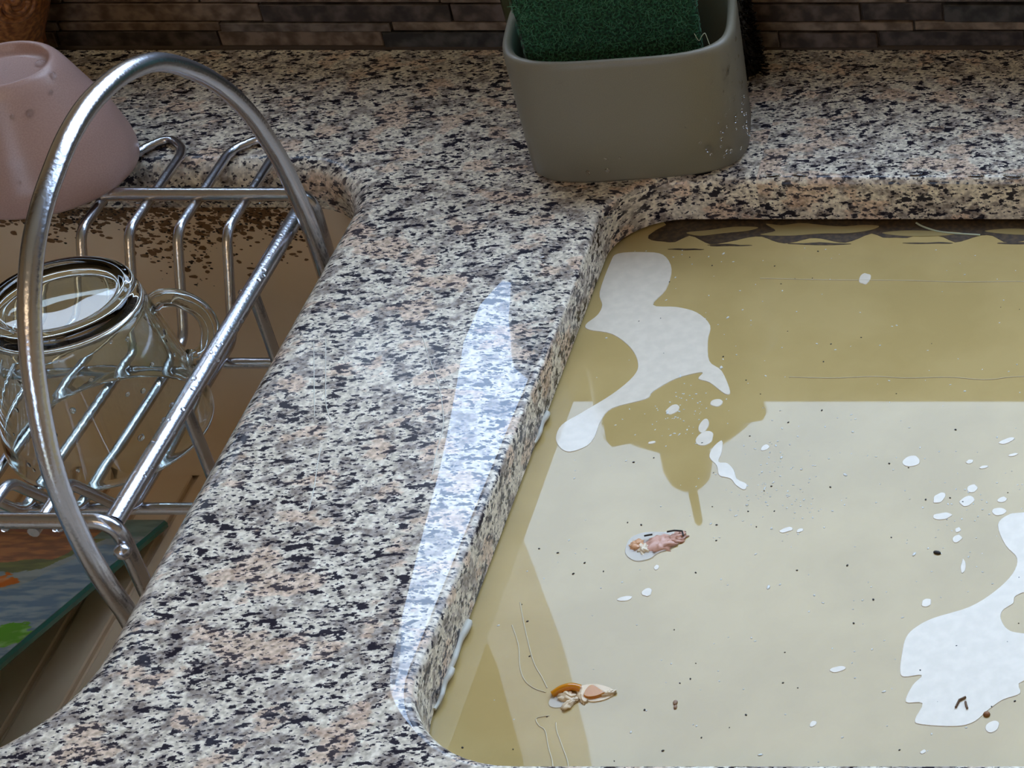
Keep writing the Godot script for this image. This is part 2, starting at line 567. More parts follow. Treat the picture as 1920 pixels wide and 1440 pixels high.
func rounded(x0: float, x1: float, z0: float, z1: float, rb: float, rf: float, grow := 0.0, n := 12) -> PackedVector2Array:
	var out := PackedVector2Array()
	x0 -= grow; x1 += grow; z0 -= grow; z1 += grow
	for c in [[x1, z0, rb, -90.0, -1, 1], [x1, z1, rf, 0.0, -1, -1], [x0, z1, rf, 90.0, 1, -1], [x0, z0, rb, 180.0, 1, 1]]:
		var r: float = c[2] + grow
		for k in n + 1:
			var a := deg_to_rad(c[3] + 90.0 * k / n)
			out.append(Vector2(c[0] + c[4] * r + cos(a) * r, c[1] + c[5] * r + sin(a) * r))
	# split the long straight sides, so that a bevel can follow them
	var more := PackedVector2Array()
	for i in out.size():
		var a := out[i]; var b := out[(i + 1) % out.size()]
		more.append(a)
		var m := int(a.distance_to(b) / 12.0)
		for k in range(1, m): more.append(a.lerp(b, float(k) / m))
	return more

func worn_width(z: float) -> float:                         # the strip beside the washing basin that is worn down towards its rim
	var key := [[-725.0, 0.0], [-700.0, 16.0], [-660.0, 29.0], [-634.0, 29.0], [-614.0, 25.5], [-586.0, 21.0], [-562.0, 17.5], [-512.0, 12.0], [-475.0, 7.5], [-452.0, 4.0], [-436.0, 0.0]]
	for i in key.size() - 1:
		if z >= key[i][0] and z <= key[i + 1][0]: return lerpf(key[i][1], key[i + 1][1], (z - key[i][0]) / (key[i + 1][0] - key[i][0]))
	return 0.0

const HOLE_A := [-790.0, -354.0, -757.0, -421.0, 30.0, 52.0]     # drying basin: x, x, z, z, corner radii
const HOLE_B := [-246.0, 190.0, -748.0, -423.5, 30.0, 40.0]      # washing basin

func worktop() -> void:
	var bx0 := -1450.0; var bx1 := 900.0; var bz0 := WALL_Z; var bz1 := -330.0
	var thick := -20.5
	var b := MB.new()
	var wet: Array = []
	var tilt := tan(deg_to_rad(6.5))
	for hole in [[HOLE_A, 13.0, bx0, -299.0], [HOLE_B, 3.4, -299.0, bx1]]:
		var h: Array = hole[0]
		var r: float = hole[1]
		var wall_line := rounded(h[0], h[1], h[2], h[3], h[4], h[5])
		var n := wall_line.size()
		var crease := PackedVector3Array()
		var edge := PackedVector3Array()
		var outer := rounded(h[0], h[1], h[2], h[3], h[4], h[5], r)
		var drop := PackedFloat32Array()
		# normals outward from the hole
		var rows: Array = []
		var nrm := PackedVector2Array()
		for i in n:
			var d := (wall_line[(i + 1) % n] - wall_line[(i - 1 + n) % n]).normalized()
			nrm.append(Vector2(d.y, -d.x))
		for i in n:
			var wd := 0.0
			var q := wall_line[i] + nrm[i] * r
			if r < 5.0 and q.x < h[0] + 20.0: wd = worn_width(q.y)
			drop.append(wd * tilt)
			edge.append(p(q.x, -wd * tilt, q.y))
			crease.append(p(q.x - wd, 0, q.y))
		for k in 9:
			var a := PI / 2 * k / 8
			var row := PackedVector3Array()
			for i in n:
				var q := wall_line[i] + nrm[i] * r * (1.0 - sin(a))
				row.append(p(q.x, -drop[i] * (1.0 - k / 8.0 * 0.6) - r * (1.0 - cos(a)), q.y))
			rows.append(row)
		var low := PackedVector3Array()
		for q in wall_line: low.append(p(q.x, thick, q.y))
		rows.append(low)
		b.start()
		b.rings(rows, true, 1)
		# these faces look into the hole
		var q0 := b.v[b.from]; var nn := (b.v[b.from + 1] - q0).cross(b.v[b.from + 2] - q0)
		var mid := p((h[0] + h[1]) / 2, 0, (h[2] + h[3]) / 2)
		var score := 0.0
		for i in range(b.from, b.v.size(), 3):
			score += (b.v[i + 1] - b.v[i]).cross(b.v[i + 2] - b.v[i]).dot(mid - b.v[i])
		if score > 0.0: b.turn()
		b.from = b.v.size()
		# worn strip
		b.start()
		for i in n:
			var k := (i + 1) % n
			if drop[i] > 0.0 or drop[k] > 0.0: b.quad(crease[i], crease[k], edge[k], edge[i], 2)
		b.up()
		if r < 5.0: wet = [crease, edge, drop]
		# the flat top round this hole, in two halves
		var zm: float = (h[2] + h[3]) / 2
		for back in [true, false]:
			var poly := PackedVector2Array()
			var ring: Array = []
			for i in n:
				var q := Vector2(crease[i].x * 1000.0, crease[i].z * 1000.0)
				if (q.y <= zm) == back: ring.append([i, q])
			# start the run after the gap
			var at := 0
			for i in ring.size():
				if ring[i][0] != (ring[i - 1][0] + 1) % n: at = i
			var ordered: Array = []
			for i in ring.size(): ordered.append(ring[(at + i) % ring.size()][1])
			# both halves meet where the outline crosses the dividing line
			var before := crease[(int(ring[at][0]) - 1 + n) % n] * 1000.0
			var after := crease[(int(ring[(at - 1 + ring.size()) % ring.size()][0]) + 1) % n] * 1000.0
			var f: Vector2 = ordered[0]; var l: Vector2 = ordered[-1]
			f = f.lerp(Vector2(before.x, before.z), (zm - f.y) / (before.z - f.y))
			l = l.lerp(Vector2(after.x, after.z), (zm - l.y) / (after.z - l.y))
			ordered.push_front(f); ordered.append(l)
			for q in ordered: poly.append(q)
			var zz := bz0 if back else bz1
			var lx: float = hole[3] if l.x > f.x else hole[2]
			var fx: float = hole[2] if l.x > f.x else hole[3]
			poly.append(Vector2(lx, zm)); poly.append(Vector2(lx, zz)); poly.append(Vector2(fx, zz)); poly.append(Vector2(fx, zm))
			var clean := PackedVector2Array()
			for q in poly:
				if clean.is_empty() or clean[-1].distance_to(q) > 0.001: clean.append(q)
			var t := Geometry2D.triangulate_polygon(clean)
			if t.is_empty(): print("worktop half not triangulated ", back, " ", hole[2])
			b.start()
			for i in range(0, t.size(), 3):
				var a := clean[t[i]]; var c := clean[t[i + 1]]; var d := clean[t[i + 2]]
				b.tri(p(a.x, 0, a.y), p(c.x, 0, c.y), p(d.x, 0, d.y), 3)
			b.up()
			b.start()
			for i in range(0, t.size(), 3):
				var a := clean[t[i]]; var c := clean[t[i + 1]]; var d := clean[t[i + 2]]
				b.tri(p(a.x, thick, a.y), p(c.x, thick, c.y), p(d.x, thick, d.y), 4)
			b.up()
			b.from = b.v.size() - t.size(); b.turn(); b.from = b.v.size()
	b.start()
	b.quad(p(bx0, 0, bz1), p(bx1, 0, bz1), p(bx1, thick, bz1), p(bx0, thick, bz1), 5)
	b.quad(p(bx0, 0, bz0), p(bx0, 0, bz1), p(bx0, thick, bz1), p(bx0, thick, bz0), 6)
	b.quad(p(bx1, 0, bz1), p(bx1, 0, bz0), p(bx1, thick, bz0), p(bx1, thick, bz1), 8)
	b.from = b.v.size()
	var top := thing("granite_worktop", "speckled pink, grey and black granite worktop with two cut-outs for the basins", "worktop", p(-280, 0, -600))
	put("slab", b, M.granite, top)
	# wet film on the worn strip
	var wb := MB.new()
	wb.start()
	var c0: PackedVector3Array = wet[0]; var e0: PackedVector3Array = wet[1]; var d0: PackedFloat32Array = wet[2]
	var lift := Vector3(0, 0.00025, 0)
	for i in c0.size():
		var k := (i + 1) % c0.size()
		if (d0[i] > 0.0 or d0[k] > 0.0) and c0[i].z > -0.69: wb.quad(c0[i] + lift, c0[k] + lift, e0[k] + lift, e0[i] + lift, 1)
	wb.up()
	tag(put("water_film", wb, M.film_water), "clear wet film shining on the granite rim beside the murky basin", "water")
	# pale tide lines left by dried water
	for line in [[-296, -639, -289, -624, -280, -606, -274, -590, -271.5, -580, -270.6, -570, -268.4, -556], [-332, -636, -325, -614, -318.6, -595, -313.7, -586], [-312.7, -571, -311, -562, -308, -549, -306, -537], [-336, -634, -321, -589]]:
		var q := PackedVector3Array()
		for i in range(0, line.size(), 2): q.append(p(line[i], 0.02, line[i + 1]))
		var sb := MB.new()
		tube(sb, smooth(q, 5), 0.00018, 5)
		put("limescale_line", sb, M.streak, top)
	# sealant crust under the rim of the washing basin
	for c in [[-247.4, -606, 9.0, 1.3], [-247.2, -490, 13.0, 1.5], [-246.8, -472, 9.0, 1.2]]:
		var sb := MB.new()
		var q := PackedVector3Array()
		for i in 7: q.append(p(c[0] + 1.6 + 0.5 * sin(i * 1.9), -19.6 - 0.5 * cos(i * 2.3), c[1] + c[2] * (i / 3.0 - 1.0)))
		tube(sb, smooth(q, 3), c[3] * 0.001, 7, c[3] * 0.0005)
		put("sealant", sb, M.seal, top)
	var jb := MB.new()
	tube(jb, PackedVector3Array([p(-640, 0.3, WALL_Z + 1.5), p(-300, 0.3, WALL_Z + 1.5), p(60, 0.3, WALL_Z + 1.5)]), 0.0016, 6)
	put("wall_joint", jb, M.grout, top)

func cabinet() -> void:
	var t := thing("base_cabinet", "plain wooden base cabinet carrying the granite worktop", "cabinet", p(-275, -900, -600))
	var b := MB.new()
	box(b, p(-1440, -900, -860), p(-1420, -20.6, -370)); box(b, p(870, -900, -860), p(890, -20.6, -370))
	box(b, p(-1420, -900, -860), p(870, -890, -370)); box(b, p(-1420, -900, -860), p(870, -20.6, -852))
	put("body", b, M.cupboard, t)
	for i in 4:
		var x := -1420.0 + i * 572.5
		b = MB.new(); box(b, p(x + 2, -880, -372), p(x + 570.5, -24, -352), 0.003)
		put("door", b, M.cupboard, t)

func shell(b: MB, h: Array, grow: float, top: float, bottom: float, cove: float) -> PackedVector2Array:
	var line := rounded(h[0], h[1], h[2], h[3], h[4], h[5], grow)
	var rr: Array = []
	var steps := [[0.0, top], [0.0, bottom + cove]]
	for k in range(1, 7):
		var a := PI / 2 * k / 6
		steps.append([cove * (1.0 - cos(a)), bottom + cove * (1.0 - sin(a))])
	var last := line
	for s in steps:
		var inset := rounded(h[0], h[1], h[2], h[3], h[4], h[5], grow - s[0])
		var row := PackedVector3Array()
		# the same number of points at every level: take the grown line and move it inward
		for i in line.size():
			var n := line.size()
			var d := (line[(i + 1) % n] - line[(i - 1 + n) % n]).normalized()
			var q: Vector2 = line[i] - Vector2(d.y, -d.x) * s[0]
			row.append(p(q.x, s[1], q.y))
		rr.append(row)
		if inset.size() == line.size(): last = inset
	b.start()
	b.rings(rr, true, 1)
	# looks inward
	b.finish(); b.from = 0
	var end: PackedVector3Array = rr[-1]
	var out := PackedVector2Array()
	for q in end: out.append(Vector2(q.x * 1000.0, q.z * 1000.0))
	return out

func washing_basin() -> void:
	var t := thing("washing_basin", "sunken basin full of murky dishwater", "sink", p(-28, -190, -585))
	var b := MB.new()
	var line := shell(b, HOLE_B, 3.0, -20.6, -190.0, 30.0)
	b.turn(); b.from = b.v.size()
	put("basin_wall", b, M.basin, t)
	b = MB.new()
	b.start()
	var f := PackedVector3Array()
	for q in line: f.append(p(q.x, -190, q.y))
	b.fan(f, false); b.up()
	put("basin_floor", b, M.basin, t)

func drying_basin() -> void:
	var t := thing("drying_basin", "empty beige basin with grime under its rim and the dish rack inside", "sink", p(-570, -165, -590))
	var b := MB.new()
	var line := shell(b, HOLE_A, 2.0, -20.6, -165.0, 14.0)
	b.turn(); b.from = b.v.size()
	put("basin_wall", b, M.basin, t)
	# floor panels with drain grooves between them
	var x := -776.0
	var fz0 := -745.0; var fz1 := -433.0
	b = MB.new(); box(b, p(-790, -171, -757), p(-354, -167.5, -421)); put("drain_tray", b, M.basin, t)
	while x < -375.0:
		b = MB.new()
		var xe := minf(x + 16.2, -366.0)
		box(b, p(x, -168, fz0), p(xe, -164.4, fz1), 0.0006)
		put("floor_panel", b, M.basin, t)
		x += 19.1
	# grime that creeps down the back wall of the basin
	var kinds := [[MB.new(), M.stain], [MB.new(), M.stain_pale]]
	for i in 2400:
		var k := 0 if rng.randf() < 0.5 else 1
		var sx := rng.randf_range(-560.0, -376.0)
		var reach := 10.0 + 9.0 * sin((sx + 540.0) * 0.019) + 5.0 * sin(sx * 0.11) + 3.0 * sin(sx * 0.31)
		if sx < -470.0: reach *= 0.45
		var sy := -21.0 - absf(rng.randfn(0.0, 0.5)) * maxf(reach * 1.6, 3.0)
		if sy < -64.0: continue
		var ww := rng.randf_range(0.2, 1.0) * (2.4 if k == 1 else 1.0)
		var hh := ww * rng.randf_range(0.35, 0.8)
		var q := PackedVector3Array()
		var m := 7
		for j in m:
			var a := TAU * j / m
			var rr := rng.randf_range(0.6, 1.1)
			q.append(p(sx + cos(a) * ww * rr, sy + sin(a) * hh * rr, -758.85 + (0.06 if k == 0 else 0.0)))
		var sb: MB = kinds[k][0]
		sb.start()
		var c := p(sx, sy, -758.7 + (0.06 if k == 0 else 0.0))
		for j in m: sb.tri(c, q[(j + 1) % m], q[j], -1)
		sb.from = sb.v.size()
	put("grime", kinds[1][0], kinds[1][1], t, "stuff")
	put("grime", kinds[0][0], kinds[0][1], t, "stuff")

func dishwater() -> void:
	var b := MB.new()
	var line := rounded(HOLE_B[0], HOLE_B[1], HOLE_B[2], HOLE_B[3], HOLE_B[4], HOLE_B[5], 2.6)
	var rows: Array = []
	for k in [[0.0, WATER], [-2.0, -60.0]]:
		var row := PackedVector3Array()
		for q in line: row.append(p(q.x, k[1], q.y))
		rows.append(row)
	b.start(); b.rings(rows, true, 1, true, true); b.finish()
	tag(put("dishwater", b, M.water), "murky olive-tan dishwater filling the washing basin to its rim", "water")

# ---------------------------------------------------------------- the drying side

func dish_rack() -> void:
	var t := thing("dish_rack", "wet chromed wire dish rack with a round carrying hoop", "dish rack", p(-490, -45, -630))
	var xr := -370.3; var xl := -620.0; var zb := -728.5; var zf := -526.5; var y := 5.2
	var b := MB.new()
	tube(b, bend(PackedVector3Array([p(xl, y, zf), p(xr + 3, y, zf), p(xr + 3, -38, zf - 1)]), 0.009, 8), 0.0029, 12)
	put("front_bar", b, M.steel, t)
	b = MB.new()
	tube(b, bend(PackedVector3Array([p(xl, y, zb), p(xr + 3, y, zb), p(xr + 3, -38, zb + 1)]), 0.009, 8), 0.0029, 12)
	put("back_bar", b, M.steel, t)
	for x in [xr, xl]:
		b = MB.new(); tube(b, PackedVector3Array([p(x, 1.5, zb + 4), p(x, 1.5, -620), p(x, 1.5, zf - 3)]), 0.0034, 14)
		put("side_rail", b, M.steel, t)
	for z in [-665.0, -594.0]:
		for x in [xr, xl]:
			b = MB.new(); tube(b, PackedVector3Array([p(x, 3.5, z), p(x + 0.3, -20, z), p(x + 0.3, -41, z)]), 0.0024, 10)
			put("post", b, M.steel, t)
	for z in [-673.0, -584.0]:
		b = MB.new(); tube(b, PackedVector3Array([p(xl, -41, z), p(-500, -41, z), p(xr + 6, -41, z)]), 0.0024, 10)
		put("lower_bar", b, M.steel, t)
	for x in [xr + 3, xl]:
		b = MB.new(); tube(b, PackedVector3Array([p(x, -43, -728), p(x, -43, -630), p(x, -43, -526)]), 0.0022, 10)
		put("lower_rail", b, M.steel, t)
	# wires: pairs joined by a loop over the granite at the back and by a slanting hook at the front
	var xs := [-395.2, -415.5, -435.5, -455.2, -475.0, -494.5, -514.5, -534.5, -554.5, -574.0]
	for i in range(0, xs.size(), 2):
		var xa: float = xs[i]; var xb: float = xs[i + 1]
		b = MB.new()
		var q := PackedVector3Array()
		for w in [[2.0, -524.0], [2.0, -550.5], [-36.6, -577.0], [-36.6, -683.0], [1.8, -706.5], [2.1, -767.5]]: q.append(p(xa, w[0], w[1]))
		q.append(p((xa + xb) / 2, 2.1, -778.0))
		for w in [[2.1, -767.5], [1.8, -706.5], [-36.6, -683.0], [-36.6, -577.0], [2.0, -550.5], [2.0, -524.0]]: q.append(p(xb, w[0], w[1]))
		tube(b, bend(q, 0.006, 6), 0.00205, 10)
		put("wire", b, M.steel, t)
	# carrying hoop, an arch that stands in the plane of the side rail
	var hoop := [-505, -40, -503.5, -17, -500, 1, -497.5, 21, -497.8, 42, -500.3, 58, -506, 75, -513.4, 90, -522.2, 102.4, -533, 113, -545.3, 120.5, -558, 125.5, -573, 129.8, -591, 131.5, -612.5, 129, -631, 123.2, -644.3, 116, -657.6, 105.6, -669.5, 94.3, -680.7, 80.8, -690, 66, -696.4, 51.5, -701.2, 37.6, -704.5, 22, -707, 5, -708, -17, -706, -40]
	var hq := PackedVector3Array()
	for i in range(0, hoop.size(), 2): hq.append(p(-360.8, hoop[i + 1], hoop[i]))
	b = MB.new(); tube(b, smooth(hq, 5), 0.0035, 16)
	put("carrying_hoop", b, M.steel, t)
	# the knuckle at the foot of the hoop
	b = MB.new(); ball(b, p(-366, -5, -522), Vector3(0.003, 0.003, 0.003))
	put("pivot_stud", b, M.steel, t)
	# drops hanging on the wires
	b = MB.new()
	for i in 34:
		var z := rng.randf_range(-715.0, -535.0)
		var a := rng.randf_range(0.0, PI)
		var r := rng.randf_range(0.0005, 0.0011)
		ball(b, p(xr, 1.5, z) + Vector3(cos(a), sin(a), 0) * 0.0035, Vector3(r, r * 0.7, r), Basis(Vector3(0, 0, 1), a - PI / 2), 8)
	for i in 16:
		var x := rng.randf_range(-470.0, -375.0)
		ball(b, p(x, 1.4, zb if i % 2 == 0 else zf), Vector3(0.0014, 0.0009, 0.0014), Basis(), 8)
	put("water_drop", b, M.drop, t, "stuff")

func glass_mug() -> void:
	var c := p(-419.5, -34.4, -622.5)
	var t := thing("glass_mug", "clear glass mug standing upside down in the dish rack", "mug", c)
	var b := MB.new()
	var prof := [[37.0, 0.0], [37.8, 3.0], [36.6, 12.0], [27.8, 59.0], [26.6, 64.5], [22.8, 65.0], [21.0, 63.8], [8.0, 63.4], [0.0, 63.4]]
	var ins := [[0.0, 57.6], [19.0, 57.4], [23.6, 56.6], [25.4, 54.0], [34.5, 12.0], [35.5, 2.0], [36.0, 0.0], [37.0, 0.0]]
	var all: Array = round_prof(prof, 2.4, 5)
	all.append_array(round_prof(ins, 2.4, 5))
	lathe(b, c, all, 72)
	put("body", b, M.glass, t)
	b = MB.new()
	var q := PackedVector3Array()
	var d := Vector3(0.80, 0, -0.6)
	for w in [[29.0, 48.0], [33.0, 49.0], [39.0, 46.0], [44.5, 38.0], [45.5, 29.0], [42.5, 21.0], [38.0, 18.0], [34.0, 19.5]]:
		q.append(c + d * w[0] * 0.001 + Vector3(0, w[1] * 0.001, 0))
	tube(b, smooth(q, 6), 0.0036, 14)
	put("handle", b, M.glass, t)
	b = MB.new()
	for i in 26:
		var a := rng.randf_range(-0.6, 2.4)
		var hh := rng.randf_range(6.0, 56.0)
		var r := lerpf(37.3, 28.2, (hh - 8.0) / 50.0)
		var o := Vector3(cos(a), 0.18, sin(a)).normalized()
		var s := rng.randf_range(0.5, 1.3) * 0.001
		ball(b, c + Vector3(cos(a) * r, hh, sin(a) * r) * 0.001, Vector3(s, s * 0.5, s * 1.2), Basis(Quaternion(Vector3.UP, o)), 8)
	put("water_drop", b, M.drop, t, "stuff")

func pink_mug() -> void:
	var c := p(-482.4, 7.2, -742.0)
	var t := thing("ceramic_mug", "dusky pink ceramic mug upside down on the rack wires by the wall", "mug", c)
	var b := MB.new()
	var prof := [[35.6, 0.0], [37.0, 1.2], [37.6, 5.0], [37.0, 11.0], [33.0, 25.0], [22.6, 48.0], [20.6, 51.2], [18.8, 52.6], [17.2, 52.2], [16.0, 49.4], [14.0, 48.2], [0.0, 47.8]]
	var ins := [[0.0, 43.6], [14.0, 43.2], [18.5, 40.0], [30.4, 24.0], [34.2, 10.0], [34.4, 2.0], [34.8, 0.2], [35.6, 0.0]]
	var all: Array = round_prof(prof, 2.0, 5)
	all.append_array(round_prof(ins, 2.0, 4))
	lathe(b, c, all, 80)
	put("body", b, M.pink, t)
	b = MB.new()
	for w in [[0.9, 41.0, 1.6], [1.15, 41.5, 1.0], [0.95, 33.0, 0.9], [0.6, 30.0, 0.7], [0.45, 45.0, 1.0], [1.5, 28.0, 0.8], [0.75, 20.0, 0.8], [0.2, 49.5, 1.4], [1.9, 36.0, 0.8], [1.3, 17.0, 0.6]]:
		var r := lerpf(35.0, 22.6, (w[1] - 18.0) / 30.0)
		var o := Vector3(cos(w[0]), 0.4, sin(w[0])).normalized()
		ball(b, c + Vector3(cos(w[0]) * r, w[1], sin(w[0]) * r) * 0.001, Vector3(0.001, 0.0006, 0.0012) * w[2], Basis(Quaternion(Vector3.UP, o)), 10)
	for i in 9:
		var a := rng.randf() * TAU; var r := rng.randf_range(2.0, 12.5)
		ball(b, c + Vector3(cos(a) * r, 48.0, sin(a) * r) * 0.001, Vector3.ONE * rng.randf_range(0.0004, 0.0009), Basis(), 8)
	ball(b, c + Vector3(11.5, 48.4, -7.0) * 0.001, Vector3(0.0026, 0.0016, 0.0022), Basis(), 12)
	put("water_drop", b, M.drop, t, "stuff")

func cutting_board() -> void:
	# printed glass board leaning in the basin, its far edge on the floor; the print is flat and its texture is computed here
	var n := 512                      # 300 mm
	var f := FastNoiseLite.new(); f.seed = 8; f.frequency = 0.012; f.fractal_octaves = 5
	var im := Image.create(n, n, false, Image.FORMAT_RGB8)
	for y in n:
		for x in n:
			var mx := x * 300.0 / n - 300.0; var s := y * 300.0 / n
			var q := f.get_noise_2d(x * 0.8, y * 1.6) * 16.0
			var q2 := clampf(0.5 + f.get_noise_2d(x * 2.5 + 400.0, y * 7.0) * 2.0, 0, 1)
			var c := Color(0.42, 0.54, 0.58).lerp(Color(0.20, 0.37, 0.48), q2)                         # blue water
			var line := 57.0 + q if mx < -30.0 else lerpf(57.0, 14.0, clampf((mx + 30.0) / 14.0, 0, 1)) + q * 0.6
			if s < line + 16.0: c = Color(0.46, 0.54, 0.52).lerp(Color(0.34, 0.43, 0.44), q2)
			if s < line: c = Color(0.30, 0.36, 0.12).lerp(Color(0.18, 0.26, 0.09), q2)                 # green
			if s < line - 12.0 and mx < -22.0: c = Color(0.66, 0.34, 0.13).lerp(Color(0.42, 0.19, 0.08), q2)   # orange
			if s < 16.0 + q and mx < -40.0: c = Color(0.44, 0.17, 0.11)
			if s < 20.0 + q * 0.5 and mx > -24.0: c = Color(0.17, 0.36, 0.34).lerp(Color(0.26, 0.46, 0.42), q2)
			im.set_pixel(x, y, c.lightened(0.24))
	for blob in [[-11.0, 121.0, 12.0, Color(0.30, 0.62, 0.14)], [-42.0, 70.0, 8.0, Color(0.80, 0.40, 0.12)], [-70.0, 130.0, 26.0, Color(0.75, 0.48, 0.15)], [-120.0, 95.0, 30.0, Color(0.36, 0.55, 0.18)]]:
		for y in n:
			for x in n:
				var q: float = Vector2(x * 300.0 / n - 300.0 - blob[0], y * 300.0 / n - blob[1]).length() + f.get_noise_2d(x * 3.0, y * 3.0) * 7.0
				if q < blob[2]: im.set_pixel(x, y, Color(blob[3]).lightened(clampf(f.get_noise_2d(x * 3.0, y * 3.0), 0, 0.3)))
	M.print.albedo_texture = ImageTexture.create_from_image(im)
	M.print.uv1_triplanar = true
	M.print.uv1_scale = Vector3.ONE / 0.3
	var o := thing("cutting_board", "glass cutting board with a blue, green and orange print leaning below the dish rack", "cutting board", p(-469.0, -163.6, -706.5))
	o.rotation_degrees = Vector3(-19.3, 0, 0)
	for piece in [["glass_plate", Vector3(-0.24, 0.0, 0.0), Vector3(0.0, 0.0044, 0.285), 0.0012, M.board_edge], ["printed_face", Vector3(-0.2388, 0.0044, 0.0012), Vector3(-0.0012, 0.0047, 0.2838), 0.0, M.print]]:
		var b := MB.new()
		box(b, piece[1], piece[2], piece[3])
		var e := MeshInstance3D.new(); e.name = piece[0]; o.add_child(e, true)
		e.mesh = b.mesh(); e.mesh.surface_set_material(0, piece[4])

# ---------------------------------------------------------------- the ledge at the back

func super_ring(c: Vector3, a: float, d: float, y: float, n := 72, e := 4.0, yaw := 0.0) -> PackedVector3Array:
	var out := PackedVector3Array()
	for j in n:
		var t := TAU * j / n
		var q := Vector3(signf(cos(t)) * pow(absf(cos(t)), 2.0 / e) * a, y, signf(sin(t)) * pow(absf(sin(t)), 2.0 / e) * d)
		out.append(c + q.rotated(Vector3.UP, yaw) * 0.001)
	return out

func caddy_and_sponge() -> void:
	var c := p(-239.5, 0.1, -781.0)
	var yaw := deg_to_rad(8.0)
	var t := thing("sponge_caddy", "grey-green ceramic sponge caddy standing on the granite ledge", "sponge holder", c)
	var b := MB.new()
	b.start()
	var rr: Array = []
	for k in [[43.0, 32.0, 0.0], [45.5, 34.5, 0.5], [46.6, 35.6, 2.0], [47.2, 36.2, 25.0], [47.8, 36.8, 55.5], [47.6, 36.6, 57.8], [46.8, 35.8, 58.9], [45.8, 34.8, 59.1], [44.8, 33.8, 58.7], [44.0, 33.0, 57.6], [43.6, 32.6, 55.5], [43.0, 32.0, 12.0], [41.0, 30.0, 6.5], [37.0, 26.0, 5.0]]:
		rr.append(super_ring(c, k[0], k[1], k[2], 96, 3.8, yaw))
	b.rings(rr, true, 0, true, true)
	b.finish()
	put("body", b, M.caddy, t)
	b = MB.new()
	for i in 70:
		var right := i > 12
		var ang := rng.randf_range(0.15, 0.95) if right else rng.randf_range(0.9, 1.9)
		var hh := rng.randf_range(6.0, 54.0)
		var q := super_ring(c, 47.4, 36.4, hh, 360, 3.8, yaw)[int(ang / TAU * 360.0)]
		var q2 := super_ring(c, 49.4, 38.4, hh, 360, 3.8, yaw)[int(ang / TAU * 360.0)]
		var o := (q2 - q).normalized()
		var s := rng.randf_range(0.5, 1.0) * 0.001 * (1.6 if i % 9 == 0 else 1.0)
		ball(b, q, Vector3(s, s * 0.55, s * 1.1), Basis(Quaternion(Vector3.UP, o)), 8)
	put("water_drop", b, M.drop, t, "stuff")

	var at := p(-239.5, 5.4, -768.0)
	var s := thing("sponge", "green scouring sponge standing in the grey-green caddy", "sponge", at)
	var lean := Basis.from_euler(Vector3(deg_to_rad(-9.0), deg_to_rad(17.0), deg_to_rad(1.0)))
	for part in [["scouring_pad", M.scour, 6.0, 13.5], ["foam_block", M.foam, -17.0, 6.1]]:
		b = MB.new(); b.start()
		rr = []
		for i in 25:
			var hh := lerpf(0.0, 112.0, i / 24.0)
			var half := lerpf(32.6, 38.2, hh / 112.0)
			var q := PackedVector3Array()
			var cut := 2.0 if i == 0 or i == 24 else 0.0
			for w in [[-1, 0], [1, 0], [1, 1], [-1, 1]]:
				for k in 10:
					var w2: Array = [[-1, 0], [1, 0], [1, 1], [-1, 1]][([[-1, 0], [1, 0], [1, 1], [-1, 1]].find(w) + 1) % 4]
					var fx := lerpf(w[0], w2[0], k / 10.0) * (half - cut)
					var fz: float = lerpf(part[2] if w[1] == 0 else part[3], part[2] if w2[1] == 0 else part[3], k / 10.0)
					var wob := 0.35 * sin(hh * 0.7 + fx * 0.9) + 0.3 * sin(hh * 1.7 - fx * 0.5)
					q.append(at + lean * (Vector3(fx + wob * 0.6, hh, fz + wob * 0.5) * 0.001))
			rr.append(q)
		b.rings(rr, true, 0, true, true)
		b.finish()
		for i in b.s.size(): b.s[i] = -1 if b.s[i] == 7 else 0
		put(part[0], b, part[1], s)
	# loose fibres of the scouring pad
	b = MB.new()
	for i in 1500:
		var hh := rng.randf_range(38.0, 111.0)
		var fx := rng.randf_range(-35.0, 35.5)
		var q := PackedVector3Array()
		var dir := rng.randf() * TAU
		var ln := rng.randf_range(1.2, 4.0)
		for k in 4:
			q.append(at + lean * (Vector3(fx + cos(dir) * ln * k / 3.0, hh + sin(dir) * ln * k / 3.0, 13.4 + 0.9 * sin(k * 1.05)) * 0.001))
			dir += rng.randf_range(-0.6, 0.6)
		tube(b, q, 0.00011, 3, -1.0, false)
	for i in 160:
		var hh := rng.randf_range(38.0, 110.0)
		var fx := lerpf(32.6, 38.2, hh / 112.0) * (1.0 if i % 2 else -1.0)
		var q := PackedVector3Array()
		for k in 4: q.append(at + lean * (Vector3(fx + signf(fx) * (0.2 + 0.8 * sin(k * 1.0)), hh + k * rng.randf_range(-0.5, 0.6), rng.randf_range(7.0, 13.0)) * 0.001))
		tube(b, q, 0.00006, 3, -1.0, false)
	put("fibre", b, M.fibre, s, "stuff")
	b = MB.new()
	var hq := PackedVector3Array()
	for w in [[35.5, 58.0, 8.0], [37.0, 55.0, 8.5], [38.2, 56.5, 8.0], [39.6, 57.6, 7.0], [40.6, 55.0, 8.0], [41.6, 51.5, 9.0]]: hq.append(at + Vector3(w[0], w[1], w[2]) * 0.001)
	tube(b, smooth(hq, 5), 0.00014, 5)
	put("loose_fibre", b, M.hair, s)

